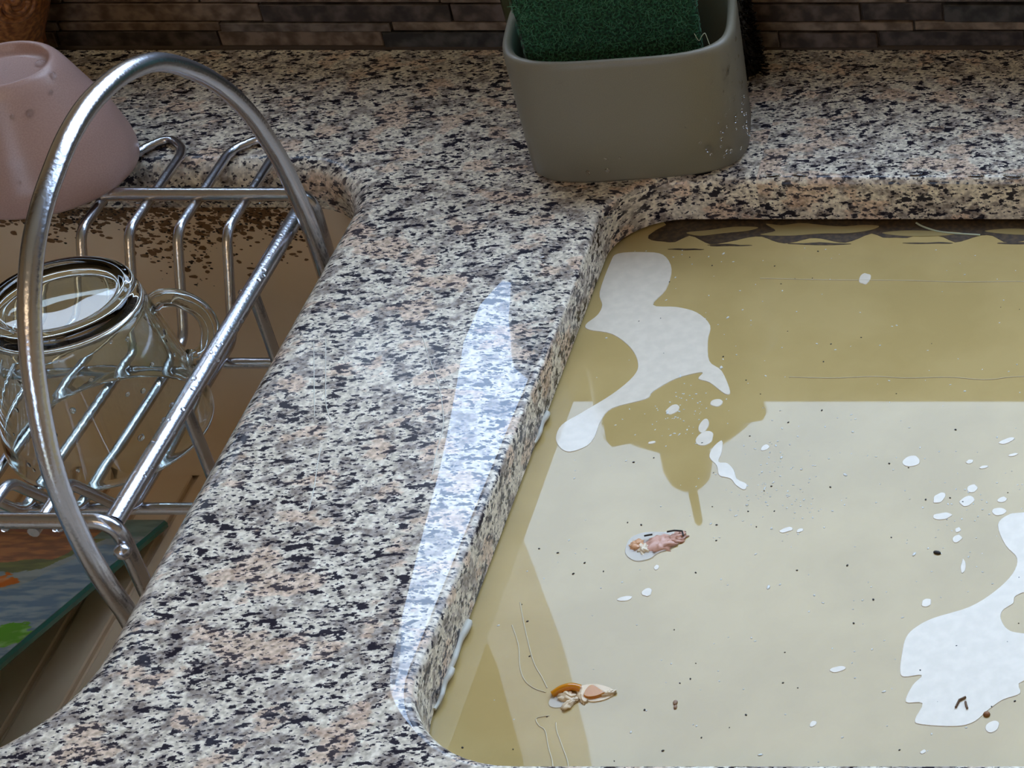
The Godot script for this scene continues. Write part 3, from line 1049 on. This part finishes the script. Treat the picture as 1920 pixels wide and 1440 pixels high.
func back_row() -> void:
	# washing-up bottle, hidden behind the caddy: the water mirrors its cap and nozzle against the window
	var c := p(-267.0, 0.1, -838.0)
	var t := thing("dish_soap_bottle", "dark dish soap bottle behind the sponge caddy, its nozzle mirrored in the water", "bottle", c)
	var b := MB.new(); b.start()
	var rr: Array = []
	for k in [[36.0, 14.0, 0.0], [40.0, 17.0, 3.0], [41.5, 18.0, 40.0], [41.5, 18.0, 150.0], [38.0, 17.0, 164.0], [28.0, 15.0, 173.0], [15.0, 13.0, 178.0], [12.0, 12.0, 180.0]]:
		rr.append(super_ring(c, k[0], k[1], k[2], 48, 2.6))
	b.rings(rr, true, 0, true, true); b.finish()
	put("body", b, M.bottle, t)
	b = MB.new(); lathe(b, c, [[0.0, 179.0], [12.8, 179.0], [13.0, 196.0], [11.0, 204.0], [7.0, 209.0], [3.0, 211.0], [0.0, 211.0]], 32)
	put("cap", b, M.cap, t)
	b = MB.new(); lathe(b, c, [[0.0, 208.0], [2.6, 208.0], [2.2, 236.0], [1.5, 238.0], [0.0, 238.0]], 16)
	put("nozzle", b, M.cap, t)
	# bristle brush
	c = p(-203.0, 0.1, -838.5)
	t = thing("bottle_brush", "black bristle brush standing between the caddy and the tiled wall", "brush", c)
	b = MB.new()
	var q := PackedVector3Array()
	for i in 12: q.append(c + Vector3(-1.5 * sin(i * 0.3), i * 12.5, -i * 0.35) * 0.001)
	tube(b, q, 0.0052, 12)
	put("core", b, M.bristle, t)
	b = MB.new()
	for i in 2600:
		var hh := rng.randf_range(0.5, 136.0)
		var a := rng.randf() * TAU
		var len := lerpf(9.6, 6.6, clampf(hh / 40.0, 0, 1)) * rng.randf_range(0.85, 1.08)
		var o := Vector3(cos(a), rng.randf_range(-0.3, 0.3), sin(a))
		var base := c + Vector3(-1.5 * sin(hh / 12.5 * 0.3), hh, -hh * 0.028) * 0.001
		tube(b, PackedVector3Array([base + o * 0.004, base + o * len * 0.001]), 0.00028, 4, 0.00034)
	put("bristle", b, M.bristle, t, "stuff")
	# brown ornament in the corner
	c = p(-534.0, 0.0, -835.0)
	t = thing("clay_ornament", "glossy brown clay ornament with a curled ridge behind the pink mug", "ornament", c)
	b = MB.new()
	lathe(b, c, round_prof([[0.0, 0.0], [13.0, 0.0], [14.0, 8.0], [13.0, 18.0], [18.5, 29.0], [24.0, 41.0], [23.5, 53.0], [15.0, 62.0], [0.0, 65.0]], 6.0, 5), 48)
	put("body", b, M.clay, t)
	var nrm := Vector3(0.76, 0.0, 0.65); var side := Vector3(0.65, 0.0, -0.76)
	for r in [[8.2, 1.9, 3.0, 6.5, 0.2], [4.4, 1.5, 2.6, 6.2, 1.0]]:
		b = MB.new()
		q = PackedVector3Array()
		for i in 20:
			var a := lerpf(r[2], r[3], i / 19.0)
			var lx: float = cos(a) * r[0]; var ly: float = sin(a) * r[0]
			var out: float = sqrt(maxf(0.0, 24.0 * 24.0 - lx * lx)) - 0.35 * maxf(0.0, -ly) + r[4]
			q.append(c + (nrm * out + side * lx + Vector3.UP * (45.0 + ly)) * 0.001)
		tube(b, smooth(q, 2), r[1] * 0.001, 10, r[1] * 0.0006)
		put("curled_ridge", b, M.clay, t)
	b = MB.new(); ball(b, c + (nrm * 22.5 + Vector3.UP * 47.0) * 0.001, Vector3(0.0034, 0.0034, 0.0034), Basis(), 14)
	put("knob", b, M.clay, t)

# ---------------------------------------------------------------- what floats on the dishwater

func film_thing(called: String, outline: Array, label: String, m: Material, t := 0.22, sub := 4) -> void:
	var b := MB.new()
	patch(b, outline, WATER, t, sub)
	tag(put(called, b, m), label, "soap film" if called == "soap_film" else "scum")

func floating_films() -> void:
	film_thing("soap_film", [-244, -716, -242.3, -723.2, -231.7, -724.4, -222.7, -722.4, -217.2, -712, -216.6, -697.5, -219.8, -686.7, -210, -685.3, -201, -681.6, -194, -673, -193, -662.6, -190, -649.4, -184, -643, -178.5, -630.2, -180.3, -628.5, -187.4, -635.5, -192.4, -638, -191.7, -642, -201, -638, -208.3, -630, -210.3, -625.3, -222, -619.7, -224.7, -612, -225, -602.8, -226.8, -597.2, -232.3, -593.8, -236.7, -596.3, -239.7, -602.2, -239.2, -609.8, -233.4, -617, -224, -628.5, -218.2, -639.5, -218, -647.7, -223, -657.7, -232.3, -666.8, -242.2, -669.7, -244.5, -673.3, -241.2, -679.8, -240.8, -686.7, -243.8, -695.6],
		"large pale soap film trailing from the basin's back corner along its granite side", M.film)
	film_thing("soap_film", [-59.9, -560.2, -65.8, -558.7, -69, -553.3, -65.5, -542.7, -61, -536, -62, -528.2, -67.6, -519.4, -75.7, -511.8, -87.6, -506.4, -93.2, -502, -96, -497.3, -96.6, -490, -96.4, -481.7, -94.7, -478.8, -89, -479.5, -91.6, -475, -93, -467.6, -87.5, -467, -89.2, -460, -86.9, -457.8, -75.3, -457, -69.7, -459, -66, -463.6, -61.2, -468.5, -55.6, -471.4, -54.8, -477, -33.6, -478.8, -34.3, -496, -56, -499, -61.7, -501, -64.4, -506, -64, -510, -60.7, -513.4, -60, -517, -53.7, -519.7, -35.3, -521.8, -36.8, -562],
		"large bright white soap film with a scalloped edge at the front of the basin", M.film)
	film_thing("soap_film", [-179.3, -596.3, -179.5, -590.7, -176, -586, -174, -580.4, -169.6, -578.6, -166.8, -574.8, -163.3, -572.4, -163, -575.7, -167, -578.6, -169, -583.4, -172, -587.4, -175.5, -588.3, -175.3, -593.8, -176.5, -600.6],
		"thin ragged strip of soap film beside the mirrored bottle nozzle", M.film)
	var spots := [[-183.1, -601.9, 3.2, 4.4], [-198.6, -619.1, 2.5, 3.2], [-184.9, -609.4, 2.0, 4.1], [-182.6, -623.0, 2.5, 2.3], [-202.8, -599.4, 1.4, 0.9], [-135.2, -705.1, 2.4, 4.2], [-103.7, -588.6, 3.4, 3.0], [-91.4, -568.0, 2.3, 2.9], [-81.1, -566.2, 2.7, 2.9], [-79.7, -573.0, 2.0, 2.4], [-89.3, -558.2, 3.5, 2.0], [-82.9, -546.0, 1.7, 2.0], [-83.1, -550.8, 1.1, 1.4], [-69.1, -560.7, 2.7, 2.3], [-68.3, -567.1, 1.8, 1.5], [-82.0, -588.3, 1.4, 1.2], [-76.4, -585.2, 1.8, 0.9], [-68.9, -600.3, 2.8, 1.6], [-65.9, -592.3, 1.8, 0.9], [-90.7, -513.9, 1.8, 2.1], [-117.0, -482.4, 2.7, 1.5], [-122.0, -458.1, 1.2, 1.4], [-63.7, -456.9, 2.4, 2.5], [-85.1, -446.3, 1.0, 0.9], [-144.7, -550.8, 2.5, 1.4], [-139.7, -550.5, 1.3, 1.1], [-159.6, -596.3, 1.6, 1.9], [-79.6, -532.0, 0.9, 3.8], [-188.2, -518.9, 1.9, 2.1], [-195.1, -515.7, 2.6, 1.3], [-187.4, -531.4, 0.9, 1.4]]
	var own := {0: "round soap spot beside the mirrored bottle cap", 1: "soap spot in the dark mirrored area left of the bottle cap", 3: "soap spot in the dark area just above the bottle cap's mirror image", 5: "lone pale soap spot near the back edge of the water", 6: "largest oval soap spot, alone in the bright mirrored sky", 10: "long slanted soap spot at the lower end of the spot cluster", 13: "soap spot nearest the notch of the large white film", 17: "flat oval soap spot closest to the mirrored window sill", 19: "round soap spot just behind the large white film", 20: "flat soap spot between the orange scraps and the white film", 22: "oval soap spot with a dark fleck in front of the white film", 24: "flat oval soap spot with a small one at its end", 27: "curved upright soap streak behind the white film", 28: "round soap spot in front of the pink shrimp scrap", 29: "flat soap spot beside the round one in front of the pink shrimp scrap",
		2: "upright soap spot touching the round one beside the mirrored bottle cap", 4: "tiny flat soap spot low in the dark mirrored bottle", 7: "soap spot of the cluster that lies nearest the lone large oval one", 8: "plump oval soap spot in the middle of the cluster", 9: "small soap spot just behind the plump oval one in the cluster", 11: "small soap spot between the long slanted one and the white film", 12: "tiny soap spot just behind the small one below the long slanted one", 14: "small oval soap spot behind the one nearest the white film's notch", 15: "small flat soap spot between the large oval one and the cluster's far end", 16: "thin flat soap spot next to the small one above the cluster", 18: "thin soap spot in front of the one closest to the mirrored sill", 21: "small soap spot by the front rim, midway along it", 23: "tiny soap spot nearest the front rim of the basin", 25: "small soap spot at the end of a flat oval one", 26: "soap spot next to the drift of fine bubbles", 30: "small soap speck between the pink shrimp scrap and the round spot before it"}
	for i in spots.size():
		var s: Array = spots[i]
		var b := MB.new()
		var line := []
		var turn := rng.randf_range(0.0, 0.5)
		for k in 10:
			var a := TAU * k / 10.0
			var wob := rng.randf_range(0.86, 1.1)
			line.append(s[0] + cos(a) * s[2] * wob + sin(a) * s[3] * 0.15 * turn)
			line.append(s[1] + sin(a) * s[3] * wob - cos(a) * s[2] * turn)
		patch(b, line, WATER, 0.2, 3)
		tag(put("soap_spot", b, M.film), own.get(i, "small pale soap spot adrift among others on the water"), "soap spot", "soap spots adrift on the dishwater")
	# grime along the back edge, with tongues of scum
	var gb := MB.new()
	var g := [-232, -737]
	for i in 44:
		var x := -230.0 + i * 5.2
		g.append(x); g.append(-735.4 + 2.2 * sin(i * 1.31) + 1.6 * sin(i * 0.47 + 1.0) + rng.randf_range(-1.6, 1.6) + (3.4 if i > 3 and i < 13 else 0.0))
	g.append_array([10, -749.6, -100, -749.8, -216, -749.6, -226, -745])
	patch(gb, g, WATER, 0.12, 2)
	tag(put("grime_strip", gb, M.scum_dark), "ragged dark brown grime floating along the back edge of the water", "scum")
	var where := ["nearest the basin's corner", "second from the basin's corner", "below the widest tongue of scum", "near the long straw fibre", "farthest from the basin's corner"]
	var n := 0
	for k in [[-214.0, -726.5, 8.0, 0.6], [-196.0, -729.5, 10.0, 0.7], [-158.0, -730.6, 14.0, 0.8], [-112.0, -731.2, 11.0, 0.6], [-72.0, -731.0, 12.0, 0.7]]:
		var b := MB.new()
		var line := []
		for i in 12:
			var a := TAU * i / 12.0
			line.append(k[0] + cos(a) * k[2] * rng.randf_range(0.8, 1.15)); line.append(k[1] + sin(a) * k[3] * rng.randf_range(0.4, 1.8))
		patch(b, line, WATER, 0.14, 2)
		tag(put("grime_streak", b, M.scum_dark), "thin brown grime streak, " + where[n], "scum", "brown grime streaks along the back edge")
		n += 1
	var tongues := [[[-216, -739, -206, -741, -196, -743.4, -186, -743, -190, -740.4, -200, -738.6, -210, -736.6], "small tan tongue of scum nearest the basin's corner"], [[-183, -745.6, -176, -744.6, -168, -746.2, -160, -745, -150, -743.6, -141, -744.8, -134, -744, -137, -741, -146, -738.6, -158, -738.2, -172, -736.6, -184, -737.4, -178, -740.4], "widest tan tongue of scum on the brown grime strip"], [[-132, -738.6, -122, -740.6, -108, -740.0, -98, -738.8, -106, -736.6, -120, -736.2], "flat tan tongue of scum beside the straw fibre"], [[-88, -740, -78, -742, -66, -741.4, -54, -742, -40, -740, -56, -737.6, -74, -737.4], "tan tongue of scum farthest from the basin's corner"]]
	for k in tongues:
		var b := MB.new()
		patch(b, k[0], WATER + 0.12, 0.14, 4)
		tag(put("scum_tongue", b, M.scum), k[1], "scum", "tan scum tongues on the grime strip")
	# thin lines where the scum has cracked
	var lines := [[[-157, -639.2, -140, -638.5, -123.4, -639.5, -111, -638.5, -94, -639, -79.4, -637.5, -65, -639.5, -30, -638.5], "long pale scum line crossing the water before the mirrored sill"], [[-179, -705.4, -149, -704.3, -120, -704, -95.4, -702.8, -68.8, -703.2, -30, -703], "faint pale scum line crossing the water near its back edge"], [[-231, -503, -226.4, -493.5, -223.4, -483.6, -220.4, -477.6, -216.5, -474, -212, -472], "crooked scum line running to the orange scraps"], [[-208.3, -461.8, -212.2, -460.6, -210.8, -457.6, -208.2, -455.3, -205.5, -448.5, -202.2, -440.7, -201, -432], "hooked scum line in front of the orange scraps, nearer the granite"], [[-231, -514, -226, -501, -219.5, -486, -215, -479, -212, -474], "second scum line curving to the orange scraps from behind"], [[-205.5, -458.8, -204.3, -455, -201, -448.5, -197.3, -440.7, -196, -432], "scum line in front of the orange scraps, nearer the sky's mirror image"]]
	for ln in lines:
		var q := PackedVector3Array()
		for i in range(0, ln[0].size(), 2): q.append(p(ln[0][i], WATER + 0.05, ln[0][i + 1]))
		var b := MB.new()
		tube(b, smooth(q, 6), 0.0002, 6)
		tag(put("scum_line", b, M.scum_line), ln[1], "scum")
	var hair := MB.new()
	tube(hair, smooth(PackedVector3Array([p(-118, WATER + 0.6, -745.7), p(-113.8, WATER + 0.4, -742.4), p(-105.4, WATER + 0.3, -738.8), p(-89.7, WATER + 0.3, -736.8)]), 6), 0.00045, 6)
	tag(put("straw_fibre", hair, M.hair), "pale straw-like fibre lying on the grime at the back edge", "fibre")

func scraps() -> void:
	# pinkish scrap in a milky halo
	var c := p(-190.0, WATER, -543.0)
	var t := thing("shrimp_scrap", "pink scrap of shrimp afloat in a small milky halo", "food scrap", c)
	var b := MB.new()
	patch(b, [-200.4, -541, -199.6, -546.5, -195, -549.5, -186, -549.6, -181.6, -549.8, -180.6, -546, -184, -541, -188, -538.6, -190.5, -535.6, -195, -534.4, -199, -537], WATER, 0.35, 4)
	put("milky_halo", b, M.halo, t)
	b = MB.new()
	lump(b, p(-188.4, WATER + 0.1, -543.6), Vector3(0.0056, 0.0011, 0.0042), 0.3, 0.7, 3)
	lump(b, p(-183.0, WATER + 0.2, -546.4), Vector3(0.0034, 0.0011, 0.0026), 0.5, 0.8, 4)
	put("flesh", b, mat(Color(0.86, 0.66, 0.57), 0.35), t)
	b = MB.new(); lump(b, p(-196.4, WATER + 0.1, -542.6), Vector3(0.0026, 0.001, 0.0028), 0.2, 0.8, 5)
	put("orange_bit", b, mat(Color(0.90, 0.68, 0.50), 0.35), t)
	b = MB.new(); lump(b, p(-194.0, WATER + 0.1, -541.0), Vector3(0.0022, 0.0009, 0.0032), 0.5, 0.9, 6)
	put("pale_bit", b, mat(Color(0.95, 0.88, 0.76), 0.35), t)
	b = MB.new()
	tube(b, PackedVector3Array([p(-186.5, WATER + 2.3, -547.4), p(-184, WATER + 2.2, -548.2), p(-181.4, WATER + 1.6, -548.6), p(-180.6, WATER + 1.2, -546.4)]), 0.00035, 5)
	tube(b, PackedVector3Array([p(-194.4, WATER + 1.8, -545.8), p(-191.6, WATER + 1.8, -546.6)]), 0.00035, 5)
	put("dark_vein", b, M.speck, t)
	# orange-brown scraps
	var amber := mat(Color(0.80, 0.50, 0.06), 0.16)
	amber.subsurf_scatter_enabled = true; amber.subsurf_scatter_strength = 0.2
	var cream := mat(Color(0.93, 0.84, 0.70), 0.4)
	c = p(-204, WATER, -471)
	t = thing("pepper_scrap", "curled amber pepper scrap with pale pith at the brown film's edge", "food scrap", c)
	b = MB.new()
	tube(b, smooth(PackedVector3Array([p(-209.3, WATER + 0.4, -470.6), p(-206.5, WATER + 1.3, -472.4), p(-203.5, WATER + 1.5, -473.2), p(-200.6, WATER + 0.8, -473.0)]), 5), 0.0013, 8)
	put("skin", b, amber, t)
	b = MB.new()
	lump(b, p(-204.2, WATER + 0.3, -469.6), Vector3(0.0040, 0.0011, 0.0022), -0.3, 0.9, 7)
	lump(b, p(-203.0, WATER + 0.4, -466.4), Vector3(0.0014, 0.001, 0.0030), -0.5, 0.7, 8)
	lump(b, p(-199.6, WATER + 0.2, -470.4), Vector3(0.0018, 0.0007, 0.0036), 0.5, 0.8, 9)
	put("pith", b, cream, t)
	b = MB.new(); patch(b, [-210, -468, -208.6, -470.4, -204, -470, -203, -466.6, -206, -465, -209, -465.6], WATER, 0.3, 4)
	put("milky_halo", b, M.halo, t)
	c = p(-195.5, WATER, -472)
	t = thing("pepper_scrap", "pointed amber pepper scrap beside the curled one, nearer the open water", "food scrap", c)
	b = MB.new()
	patch(b, [-199.2, -471.6, -198.2, -474.2, -196.4, -474.6, -193.6, -472.6, -191.8, -471.0, -194.0, -469.2, -197.0, -468.6, -199.0, -469.6], WATER + 0.3, 1.0, 3, 1.6)
	put("skin", b, amber, t)
	b = MB.new()
	patch(b, [-201.5, -474, -198, -475.6, -193.5, -475, -189.8, -473, -189.4, -470.6, -192, -468.4, -196, -467.6, -200, -469.4], WATER, 0.35, 4)
	lump(b, p(-191.2, WATER + 0.4, -471.2), Vector3(0.0026, 0.0009, 0.0011), 0.3, 0.8, 10)
	put("pith", b, cream, t)
	# small crumbs
	b = MB.new()
	tube(b, PackedVector3Array([p(-76.3, WATER + 0.5, -465), p(-75.4, WATER + 0.7, -468.1), p(-73.4, WATER + 0.6, -469.5)]), 0.0004, 6)
	tube(b, PackedVector3Array([p(-73.3, WATER + 0.6, -467.4), p(-73.0, WATER + 0.7, -466), p(-72.5, WATER + 0.5, -464.6)]), 0.00038, 6)
	tag(put("herb_crumb", b, mat(Color(0.42, 0.30, 0.18), 0.6)), "bent brown herb crumb on the large white soap film", "food scrap")
	b = MB.new(); ball(b, p(-66, WATER + 0.3, -462.2), Vector3(0.0012, 0.0008, 0.0011))
	tag(put("brown_crumb", b, mat(Color(0.55, 0.36, 0.20), 0.6)), "brown crumb on the front edge of the white soap film", "food scrap")
	b = MB.new(); ball(b, p(-89.4, WATER + 0.2, -538.8), Vector3(0.0015, 0.0007, 0.0008), Basis(Vector3.UP, -0.3))
	tag(put("dark_crumb", b, M.speck), "dark crumb floating behind the large white soap film", "food scrap")
	b = MB.new(); ball(b, p(-168.4, WATER + 0.2, -467.4), Vector3(0.0008, 0.0005, 0.0011)); ball(b, p(-168.0, WATER + 0.2, -465.4), Vector3(0.0006, 0.0005, 0.0009))
	tag(put("tan_crumb", b, mat(Color(0.62, 0.50, 0.40), 0.6)), "tiny tan crumb alone in front of the orange scraps", "food scrap")
	# bubbles and specks nobody would count
	b = MB.new()
	var d := MB.new()
	for i in 520:
		var x := rng.randf_range(-236.0, -35.0); var z := rng.randf_range(-728.0, -430.0)
		if i < 110:
			x = -148.0 + rng.randfn(0.0, 12.0); z = -575.0 + rng.randfn(0.0, 14.0)
		elif i < 170:
			x = -192.0 + rng.randfn(0.0, 9.0); z = -618.0 + rng.randfn(0.0, 10.0)
		elif i < 230:
			x = -80.0 + rng.randfn(0.0, 14.0); z = -560.0 + rng.randfn(0.0, 18.0)
		if x < -240.0 or z < -730.0: continue
		var r := rng.randf_range(0.00015, 0.00036)
		if rng.randf() < 0.06: r *= 1.9
		ball(b, p(x, WATER, z), Vector3(r * rng.randf_range(1.0, 2.0), r * 0.6, r), Basis(Vector3.UP, rng.randf() * 3.0), 6, true)
	for i in 110:
		var r := rng.randf_range(0.00018, 0.0004)
		ball(d, p(rng.randf_range(-236.0, -35.0), WATER + 0.1, rng.randf_range(-728.0, -430.0)), Vector3(r * 1.4, r * 0.6, r), Basis(Vector3.UP, rng.randf() * 3.0), 6, true)
	var o := put("bubbles", b, M.bubble, null, "stuff")
	tag(o, "scattered tiny white bubbles on the murky dishwater", "bubbles")
	o = put("specks", d, M.speck, null, "stuff")
	tag(o, "scattered tiny dark food specks on the murky dishwater", "food specks")

func water_marks() -> void:
	var b := MB.new()
	for w in [[-307.5, -740.9, 3.0], [-299.5, -740.5, 3.4], [-292.3, -734.8, 1.6], [-285.7, -730.7, 2.2], [-288.3, -727.9, 1.8], [-272.1, -721.1, 2.6], [-241.6, -718.8, 1.8], [-262.0, -690.0, 1.4], [-166.6, -751.2, 4.0], [-177.9, -750.6, 3.4], [-75.2, -750.6, 4.6], [-91.2, -750.6, 3.8], [-116.5, -751.6, 3.4], [-191.0, -756.0, 3.0]]:
		ball(b, p(w[0], 0.0, w[1]), Vector3(w[2] * 0.001, 0.0007, w[2] * 0.0004), Basis(Vector3.UP, rng.randf_range(-0.2, 0.3)), 12, true)
	var o := put("water_drops", b, M.drop, null, "stuff")
	tag(o, "small flat water drops lying on the granite around the caddy", "water drops")
